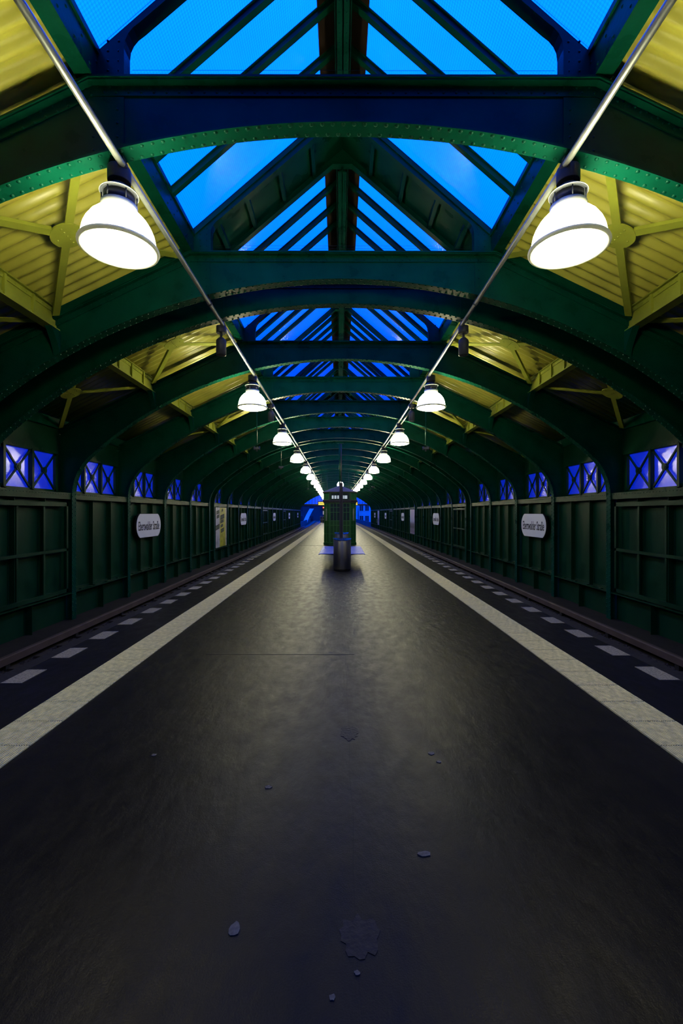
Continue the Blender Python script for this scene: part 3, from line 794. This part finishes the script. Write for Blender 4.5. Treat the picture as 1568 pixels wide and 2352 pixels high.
# ------------------------------------------------------------------ lamps
LX = 2.095; RIMZ = CAMH+2.465
far_lens = MB().lathe([(.322, 0), (.24, -.038), (.08, -.061), (.004, -.063)], 12, cap=False).mesh('lens', 'lens')
far_dome = MB().lathe([(.325, .012), (.308, .14), (.248, .255), (.155, .333)], 12, cap=False).mesh('dome_shade', 'dome')
lens_b = MB().lathe([(.322, 0), (.30, -.018), (.24, -.038), (.16, -.053), (.08, -.061), (.004, -.063)], 32, cap=False)
lens_me = lens_b.mesh('lens', 'lens')
dome_me = MB().lathe([(.325, .012), (.322, .07), (.308, .14), (.283, .20), (.248, .255), (.205, .30), (.155, .333)], 32, cap=False).mesh('dome_shade', 'dome')
rimprof = [(.333+.021*math.cos(a*PI/4), .004+.021*math.sin(a*PI/4)) for a in range(9)]
rim_me = MB().lathe(rimprof, 36, cap=False).mesh('rim', 'rim')
collar_me = MB().lathe([(.15, .32), (.158, .335), (.160, .40), (.150, .405)], 28).mesh('collar', 'collar')
cb = MB().lathe([(.135, .40), (.135, .50)], 24); cb.lathe([(.15, .495), (.166, .498), (.166, .512), (.15, .52), (.075, .585), (.052, .60), (.052, .63)], 28)
for k in range(6):
    a = 2*PI*k/6+.3; cb.tube([(.152*math.cos(a), .152*math.sin(a), .40), (.152*math.cos(a), .152*math.sin(a), .50)], .006, 5)
cage_me = cb.mesh('ballast_cage', 'housing')
box_me = MB().lathe([(.098, .612), (.102, .62), (.102, .735), (.098, .745)], 28).mesh('mounting_box', 'housing')
hang_me = MB().tube([(0, 0, .74), (0, 0, .79)], .02, 8).box(-.03, .03, -.045, .045, .745, .76).mesh('hanger', 'housing')
ring_me = MB().tube([(.166*math.cos(2*PI*k/28), .166*math.sin(2*PI*k/28), .505) for k in range(29)], .005, 5).mesh('cage_ring', 'collar')
LAMPY = [4.25, 10.68, 16.25, 21.95, 28.0, 33.5, 39.1, 44.7, 50.3, 55.9, 61.5, 67.1, 72.7, 77.6]
for s in (-1, 1):
    for i, y in enumerate(LAMPY):
        side = 'left' if s < 0 else 'right'
        t = thing('pendant_lamp', f'glowing white dome pendant lamp in the {side} row, '+nth(i), 'lamp', (s*LX+bx(y), y, RIMZ), 0, 'dome lamps in two rows')
        obj('lens', lens_me if y < 20 else far_lens, t); obj('dome_shade', dome_me if y < 20 else far_dome, t); obj('rim', rim_me, t); obj('collar', collar_me, t)
        c = obj('ballast_cage', cage_me, t); obj('cage_ring', ring_me, c); obj('mounting_box', box_me, t); obj('hanger', hang_me, t)
# conduits
CZ = CAMH+3.20
for s in (-1, 1):
    side = 'left' if s < 0 else 'right'
    t = thing('conduit', f'long galvanised conduit carrying the {side} row of lamps', 'pipe', (0, 0, 0))
    obj('pipe', MB().tube([(s*2.035+bx(y), y, CZ) for y in yrange(YB, 79, 2)], .031, 12).mesh('pipe', 'conduit'), t)
    obj('pipe', MB().tube([(s*2.13+bx(y), y, CZ-.06) for y in yrange(13.5, 79, 2)], .024, 8).mesh('pipe', 'conduit'), t)
    cl = MB().tube([(0, -.02, 0), (0, .02, 0)], .040, 10).box(-.012, .012, -.03, .03, .03, .075).mesh('clamp', 'housing')
    for y in RIBS:
        if 3 < y < 40: obj('clamp', cl, t, (s*2.035+bx(y), y, CZ), br(y))
# dark cylindrical speakers on the conduits
sp_body = MB().lathe([(.03, -.20), (.045, -.21), (.082, -.25), (.085, -.27), (.085, -.50), (.07, -.505)], 24).mesh('speaker_body', 'housing')
sp_box = MB().lathe([(.080, -.125), (.084, -.12), (.084, -.015), (.080, -.01)], 24).mesh('mounting_box', 'housing')
sp_neck = MB().tube([(0, 0, -.21), (0, 0, -.12)], .02, 8).tube([(0, 0, -.01), (0, 0, .05)], .02, 8).mesh('neck', 'housing')
for s in (-1, 1):
    for i, y in enumerate((7.80, 13.42)):
        side = 'left' if s < 0 else 'right'
        t = thing('pendant_speaker', f'small dark cylinder speaker hung from the {side} conduit, '+('nearer' if i == 0 else 'farther')+' of two', 'speaker', (s*2.075+bx(y), y, CZ), 0, 'cylinder speakers')
        obj('speaker_body', sp_body, t); obj('mounting_box', sp_box, t); obj('neck', sp_neck, t)
# thin drop rods with small sensors
rod = MB().tube([(0, 0, 0), (0, 0, 1.42)], .017, 6).mesh('rod', 'green')
sen = MB().box(-.075, .075, -.04, .04, -.03, .03).tube([(-.07, 0, -.05), (-.07, 0, .05)], .03, 8).tube([(.07, 0, -.05), (.07, 0, .05)], .03, 8).tube([(0, 0, -.09), (0, 0, -.02)], .028, 8).mesh('sensor_head', 'housing')
for s, ys2 in ((-1, (13.30, 18.82, 36.20)), (1, (13.30, 33.44, 37.02))):
    for i, y in enumerate(ys2):
        side = 'left' if s < 0 else 'right'
        t = thing('camera_rod', f'thin green drop rod with small camera head, {side} side, '+nth(i), 'rod', (s*2.47+bx(y), y, CAMH+1.88), br(y), 'drop rods with cameras')
        obj('rod', rod, t); obj('sensor_head', sen, t)

# ------------------------------------------------------------------ platform furniture
def bin_(y, label):
    t = thing('litter_bin', label, 'bin', (bx(y)+.02, y, 0), 0, 'steel litter bins')
    obj('base_ring', MB().lathe([(.225, 0), (.23, .01), (.23, .045), (.22, .05)], 40).mesh('base_ring', 'black'), t)
    n = 40; b = MB(); v = []; 
    for k in range(n):
        a = 2*PI*k/n; x, yy = .243*math.cos(a), .243*math.sin(a); v.append((x, yy, .05))
    for k in range(n):
        a = 2*PI*k/n; x, yy = .243*math.cos(a), .243*math.sin(a); v.append((x, yy, .83+(.05 if yy > 0 else .05*(1+yy/.243))))
    f = [(k, (k+1)%n, n+(k+1)%n, n+k) for k in range(n)]+[tuple(range(n-1, -1, -1))]
    b.add(v, f, True); obj('bin_body', b.mesh('bin_body', 'steel'), t)
    lid = MB(); m_ = 24; pts = [(.256*math.cos(PI+PI*k/m_), .256*math.sin(PI+PI*k/m_)) for k in range(m_+1)]
    vv = [(x, yy, .83+.05*(1+yy/.256)+.004) for x, yy in pts]+[(x, yy, .83+.05*(1+yy/.256)+.012) for x, yy in pts]
    q = m_+1
    lid.add(vv, [tuple(range(q-1, -1, -1)), tuple(range(q, 2*q))]+[(k, (k+1)%q, q+(k+1)%q, q+k) for k in range(q)])
    pts = [(.256*math.cos(PI*k/m_), .256*math.sin(PI*k/m_)) for k in range(m_+1)]
    lid2 = MB().prism(pts, .88, .892, 'z')
    obj('front_lid', lid.mesh('front_lid', 'lid'), t); obj('rear_lid', lid2.mesh('rear_lid', 'lid'), t)
    return t
bin_(12.62, 'round stainless steel litter bin in front of the bench')
bin_(16.25, 'round stainless steel litter bin behind the bench')
# bench
t = thing('platform_bench', 'double-sided steel bench of separate mesh seats around the mast', 'bench', (bx(14.5)+.02, 13.05, 0))
obj('spine', MB().box(-.06, .06, .05, 2.85, .30, .38).mesh('spine', 'steel'), t)
for yy in (.35, 2.5): obj('leg', MB().box(-.05, .05, yy, yy+.1, .02, .30).box(-.22, .22, yy-.03, yy+.13, 0, .02).prism([(-.5, .40), (.5, .40), (.1, .30), (-.1, .30)], yy, yy+.06).mesh('leg', 'steel'), t)
se = MB()
for k in range(8):                                        # wires of the seat, front edge rolled down
    yy = .02+k*.066
    se.strip([(.17, .412), (.20, .405), (.60, .415), (.645, .41), (.66, .39)], [(.17, .424), (.20, .417), (.60, .427), (.652, .420), (.672, .392)], yy, yy+.052)
se.tube([(.17, 0, .41), (.60, 0, .415), (.65, 0, .41), (.665, 0, .39)], .012, 6); se.tube([(.17, .53, .41), (.60, .53, .415), (.65, .53, .41), (.665, .53, .39)], .012, 6)
seat_me = se.mesh('seat', 'seat')
for s in (-1, 1):
    for k in range(5): obj('seat', seat_me, t, (0, .02+k*.575, 0), 0, s < 0)
# mast
t = thing('information_mast', 'tall dark square mast rising from the middle of the bench', 'mast', (bx(14.4)-.0, 14.4, 0))
obj('post', MB().box(-.056, .056, -.05, .05, 0, 2.30).mesh('post', 'mast'), t)
obj('groove_strip', MB().box(-.012, .012, -.054, -.05, .3, 2.25).mesh('groove_strip', 'black'), t)
obj('head', MB().box(-.048, .048, -.045, .045, 2.30, 2.54).mesh('head', 'mast'), t)
# kiosk
KY = 22.35
t = thing('platform_kiosk', 'green octagonal-fronted platform kiosk with glazed panels and low roof', 'kiosk', (bx(KY)-.02, KY, 0), 0)
def octo(w1, w2, ch, dep, g=0.0): return [(-w1/2-g*.5, -g), (w1/2+g*.5, -g), (w2/2+g, ch), (w2/2+g, dep-ch), (w1/2+g*.5, dep+g), (-w1/2-g*.5, dep+g), (-w2/2-g, dep-ch), (-w2/2-g, ch)]
KP = octo(1.04, 1.58, .40, 2.8)
def inset(f): return [(x*f, 1.4+(y-1.4)*f) for x, y in KP]
obj('body', MB().prism(KP, 0, 2.12, 'z').mesh('body', 'kiosk'), t)
obj('plinth', MB().prism(octo(1.04, 1.58, .4, 2.8, .03), 0, .12, 'z').mesh('plinth', 'kiosk'), t)
obj('cornice', MB().prism(octo(1.04, 1.58, .4, 2.8, .05), 2.10, 2.20, 'z').prism(octo(1.04, 1.58, .4, 2.8, .08), 2.17, 2.23, 'z').mesh('cornice', 'mast'), t)
obj('frieze', MB().prism(octo(1.04, 1.58, .4, 2.8, .03), 2.23, 2.60, 'z').mesh('frieze', 'kiosk'), t)
rfb = MB(); o_ = octo(1.04, 1.58, .4, 2.8, .10); n = 8
rfb.add([(x, y, 2.60) for x, y in o_]+[(x, y, 2.63) for x, y in o_]+[(0, 1.0, 3.0), (0, 1.8, 3.0)],
        [tuple(range(7, -1, -1))]+[(k, (k+1)%8, 8+(k+1)%8, 8+k) for k in range(8)]+[(8, 9, 16), (9, 10, 16), (10, 11, 17, 16), (11, 12, 17), (12, 13, 17), (13, 14, 17), (14, 15, 16, 17), (15, 8, 16)])
obj('roof', rfb.mesh('roof', 'kioskroof'), t)
def facegrid(p, q, z0, z1, cols, rows, w_=.022, off=.012):
    p = Vector((p[0], p[1], 0)); q = Vector((q[0], q[1], 0)); d = q-p; nn = Vector((d.y, -d.x, 0)).normalized(); b = MB()
    for k in range(cols+1):
        c = p+d*(.04+.92*k/cols)+nn*off*.5; b.bar(c+Vector((0, 0, z0)), c+Vector((0, 0, z1)), w_, off, nn)
    for zz in rows:
        b.bar(p+d*.04+nn*off*.5+Vector((0, 0, zz)), p+d*.96+nn*off*.5+Vector((0, 0, zz)), off, w_, (0, 0, 1))
    return b
ROWS = (.14, .55, .98, 1.20, 1.62, 1.86, 2.06)
P = KP
obj('front_grid', facegrid(P[0], P[1], .14, 2.06, 6, ROWS).mesh('front_grid', 'muntin'), t)
for a_, b_ in ((7, 0), (1, 2)): obj('corner_grid', facegrid(P[a_], P[b_], .14, 2.06, 2, ROWS).mesh('corner_grid', 'muntin'), t)
for a_, b_ in ((2, 3), (6, 7)): obj('side_grid', facegrid(P[a_], P[b_], .14, 2.06, 6, ROWS).mesh('side_grid', 'muntin'), t)
gp = MB()
for k in range(6):
    for r0, r1 in ((1.20, 1.62), (1.62, 1.86), (1.86, 2.06)):
        u0 = -.52+1.04*(.04+.92*k/6)+.012; u1 = -.52+1.04*(.04+.92*(k+1)/6)-.012
        obj('pane', MB().box(u0, u1, -.006, .002, r0+.012, r1-.012).mesh('pane', 'kioskglass'), t)
PF = octo(1.04, 1.58, .4, 2.8, .03)
for a_, b_, c_ in ((7, 0, 3), (1, 2, 3)): obj('frieze_grid', facegrid(PF[a_], PF[b_], 2.24, 2.58, c_, (2.25, 2.57)).mesh('frieze_grid', 'muntin'), t)
fw = MB().box(-.44, .44, -.045, -.028, 2.26, 2.55).mesh('upper_window', 'kioskglass')
uw = obj('upper_window', fw, t)
for u0, u1 in ((-.40, -.31), (-.27, -.17), (-.13, -.05), (.12, .20), (.22, .36)):
    obj('bright_patch', MB().box(u0, u1, -.050, -.045, 2.28, 2.44).mesh('bright_patch', 'brightpatch'), uw)
for s in (-1, 1):
    a_, b_ = (P[7], P[0]) if s < 0 else (P[1], P[2])
    c = Vector(((a_[0]+b_[0])/2, (a_[1]+b_[1])/2, 0)); d = Vector((b_[0]-a_[0], b_[1]-a_[1], 0)); nn = Vector((d.y, -d.x, 0)).normalized()
    obj('notice_strip', MB().bar(c+nn*.02+Vector((0, 0, 1.2)), c+nn*.02+Vector((0, 0, 1.80)), .14, .01, nn).mesh('notice_strip', 'notice'), t, label='pale vertical notice strip')
# cable pole from kiosk roof to the arch, clock behind
yk = 23.35
t = thing('cable_pole', 'thin green double pole from the kiosk roof up to the arches', 'pole', (bx(yk), yk, 2.95))
obj('pipe', MB().tube([(-.03, 0, 0), (-.03, 0, 2.25)], .032, 8).mesh('pipe', 'green'), t); obj('pipe', MB().tube([(.045, .02, 0), (.045, .02, 2.25)], .03, 8).mesh('pipe', 'mast'), t)
obj('bracket', MB().box(-.18, .18, -.04, .04, 2.2, 2.25).mesh('bracket', 'green'), t)
yc = 27.92
t = thing('platform_clock', 'round white illuminated clock behind the pole above the kiosk', 'clock', (bx(yc)+.03, yc, 3.30))
fm = MB(); n = 32; fm.prism([(.20*math.cos(2*PI*k/n), .20*math.sin(2*PI*k/n)) for k in range(n)], -.06, .06)
obj('clock_face', fm.mesh('clock_face', 'clock'), t)
fm = MB(); fm.strip([(.20*math.cos(2*PI*k/n), .20*math.sin(2*PI*k/n)) for k in range(n+1)], [(.222*math.cos(2*PI*k/n), .222*math.sin(2*PI*k/n)) for k in range(n+1)], -.07, .07)
obj('clock_rim', fm.mesh('clock_rim', 'collar'), t)
obj('clock_hanger', MB().tube([(0, 0, .22), (0, 0, 1.81)], .015, 6).box(-.30, .30, -.01, .01, -.02, .02).mesh('clock_hanger', 'green'), t)
# departure displays
for s, xa, xb, lab in ((-1, -1.84, -.70, 'left'), (1, .55, 1.66, 'right')):
    y = 39.78
    t = thing('departure_display', f'black hanging departure display with amber lines, {lab} of the kiosk', 'display', (bx(y), y, 0))
    obj('housing', MB().box(xa, xb, -.06, .06, 2.22, 2.58).mesh('housing', 'black'), t)
    lb_ = MB(); r = random.Random(4)
    for zz in (2.46, 2.32):
        x = xa+.06
        while x < xb-.1:
            w_ = r.choice((.035, .045, .05)); lb_.box(x, x+w_, -.066, -.06, zz-.045, zz+.045); x += w_+.014
    obj('amber_text', lb_.mesh('amber_text', 'led'), t, label='two amber rows of glowing text')
    obj('hanger', MB().tube([(xa+.3, 0, 2.58), (xa+.3, 0, 5.06)], .015, 6).tube([(xb-.3, 0, 2.58), (xb-.3, 0, 5.06)], .015, 6).mesh('hanger', 'mast'), t)
# signal and stair railing at the far end of the platform
y = 74.0
t = thing('track_signal', 'black track signal with a red light at the platform end', 'signal', (bx(y)-2.08, y, 0))
obj('signal_post', MB().tube([(0, 0, 0), (0, 0, 2.9)], .05, 8).mesh('signal_post', 'black'), t)
obj('signal_head', MB().box(-.2, .2, -.06, .12, 1.95, 2.9).mesh('signal_head', 'black'), t)
obj('red_light', MB().lathe([(.085, 0), (.08, .02), (.05, .03), (.005, .035)], 16).mesh('red_light', 'red'), t, (0, -.06, 2.42)).rotation_euler = (PI/2, 0, 0)
obj('signal_plate', MB().box(-.1, .1, -.09, -.07, 1.28, 1.85).mesh('signal_plate', 'sign'), t)
t = thing('stair_railing', 'pale railing around the stairwell at the platform end', 'railing', (bx(72)-2.0, 72, 0))
for k in range(6): obj('post', MB().tube([(-.55+k*.3, 0, 0), (-.55+k*.3, 0, 1.0)], .02, 6).mesh('post', 'collar'), t)
obj('handrail', MB().tube([(-.6, 0, 1.02), (1.0, 0, 1.02)], .03, 6).tube([(-.6, 0, .5), (1.0, 0, .5)], .02, 6).mesh('handrail', 'collar'), t)
obj('parapet', MB().box(-.5, 3.6, .1, .2, 0, .85).mesh('parapet', 'mast'), t)

# litter
lf_spots = [(-.435, 1.745, .018, .03, 'pale curled leaf lying left of the near patch'), (.365, 2.13, .03, .018, 'pale leaf on the asphalt right of the middle'),
            (-.45, 2.65, .02, .015, 'small pale leaf on the asphalt left of the middle'), (.57, 3.02, .02, .02, 'pale leaf scrap near the second patch'),
            (.60, 2.92, .015, .013, 'tiny pale scrap just in front of a leaf scrap'), (-1.26, 3.0, .016, .014, 'tiny leaf left of the middle of the platform'),
            (.03, 1.58, .010, .009, 'tiny pale fleck in front of the near patch'), (-.055, 1.50, .010, .010, 'tiny pale fleck closest to the camera')]
for i, (x, y, rx, ry, lab) in enumerate(lf_spots):
    tag(obj('fallen_leaf', blob(0, 0, rx, ry, 'leaf', 'fallen_leaf', 20+i, .004, 12), None, (x, y, .0)), lab, 'leaf', 'leaf litter on the platform')
wb_ = MB(); r = random.Random(2); n = 8
v = []; f = []
for i in range(5):
    for k in range(8):
        a = 2*PI*k/8; q = math.sin(PI*(i+.5)/5)*.09*r.uniform(.6, 1.3); v.append((q*math.cos(a)*1.4, q*math.sin(a), .08*(1-math.cos(PI*i/4))*.6))
for i in range(4):
    for k in range(8): f.append((i*8+k, i*8+(k+1)%8, i*8+8+(k+1)%8, i*8+8+k))
f.append(tuple(range(7, -1, -1))); f.append(tuple(32+k for k in range(8)))
wb_.add(v, f)
tag(obj('crumpled_wrapper', wb_.mesh('crumpled_wrapper', 'wrapper'), None, (-5.3, 12.5, -1.03)), 'crumpled white wrapper lying on the left track bed', 'litter')

# ------------------------------------------------------------------ far end of the hall and the street beyond
ye = YEND+.1; ex = bx(ye)
t = thing('window_%d' % wn, 'blue glazed gable above a dark crossbeam at the far end of the hall', 'window', (ex, ye, 0), br(ye), kind='structure')
obj('crossbeam', MB().box(-6.3, 6.3, -.1, .1, 2.86, 3.08).mesh('crossbeam', 'mast'), t)
def inz(x):
    x = abs(x)
    for i in range(1, nk):
        if inner[i][0] >= x:
            a, b = inner[i-1], inner[i]; f = (x-a[0])/max(1e-6, b[0]-a[0]); return a[1]+(b[1]-a[1])*f
    return inner[nk-1][1]
k = -11
while k <= 11:
    x = k*.52
    if inz(x) > 3.15: obj('mullion', MB().box(x-.03, x+.03, -.04, .04, 3.08, inz(x)+.1).mesh('mullion', 'mast'), t)
    xa, xb = x+.03, x+.49
    za, zb = inz(xa), inz(xb)
    if min(za, zb) > 3.12 and k < 11:
        obj('pane', MB().prism([(xa, 3.08), (xb, 3.08), (xb, zb+.05), (xa, za+.05)], -.004, .004).mesh('pane', 'gableglass'), t)
    k += 1
yv = 150
tag(obj('street_ground', MB().box(-160, 120, 82, 260, -6.2, -6).mesh('street_ground', 'ground')), 'dark street ground beyond the hall', 'ground', kind='structure')
tag(obj('viaduct_deck', sweep(rect(-7.2, 7.2, -1.9, -1.26), yrange(78, 150)).mesh('viaduct_deck', 'concrete')), 'viaduct deck carrying the tracks beyond the hall', 'viaduct', kind='structure')
for s, nm in ((-1, 'left'), (1, 'right')):
    tag(obj('viaduct_parapet', sweep(rect(*sorted((s*6.6, s*6.8)), -1.3, -.2), yrange(80.5, 150)).mesh('viaduct_parapet', 'facadedark')), f'dark viaduct parapet beyond the hall on the {nm}', 'parapet', kind='structure')
def house(name, label, x0, x1, y, z1, wallm, cols, rows, win, z0=-6, dep=14, winm='pane_dark'):
    t = thing(name, label, 'building', (0, y, z0))
    obj('wall', MB().box(x0, x1, 0, dep, 0, z1-z0).mesh('wall', wallm), t)
    obj('cornice', MB().box(x0-.2, x1+.2, -.3, .1, z1-z0-.4, z1-z0+.1).mesh('cornice', wallm), t)
    wm = MB().box(-win[0]/2, win[0]/2, -.06, .02, 0, win[1]).mesh('window', winm)
    fm_ = MB().box(-win[0]/2-.12, win[0]/2+.12, -.12, -.05, -.15, 0).box(-.04, .04, -.1, -.05, 0, win[1]).mesh('sill', wallm)
    for c in range(cols):
        for r_ in range(rows):
            xx = x0+(x1-x0)*(c+.5)/cols; zz = (z1-z0)*(r_+.35)/rows
            q = obj('window', wm, t, (xx, 0, zz)); obj('sill', fm_, q)
house('town_house', 'dark house row beyond the hall, seen through the left opening', -40, -4.6, 150, 4.3, 'facadedark', 10, 3, (1.2, 1.8))
house('town_house', 'pale house front beyond the hall, seen right of the kiosk', .6, 4.6, 138, 4.0, 'facadepale', 3, 4, (.7, 1.3))
house('town_house', 'pale corner house beyond the hall, at the right end of the opening', 5.4, 16, 144, 4.4, 'facadepale', 6, 3, (1.1, 1.9))
cwv = MB(); pts = []
for k in range(13):
    f = k/12; pts.append((-9.4+1.9*f**1.5, -2.0+4.6*f))
cwv.strip([(x-.55, z) for x, z in pts], [(x+.45, z) for x, z in pts], 0, 1.2)
tag(obj('curved_wall', cwv.mesh('curved_wall', 'curvepale'), None, (0, 115, 0)), 'pale curved wall rising beside the far left tracks', 'wall', kind='thing')
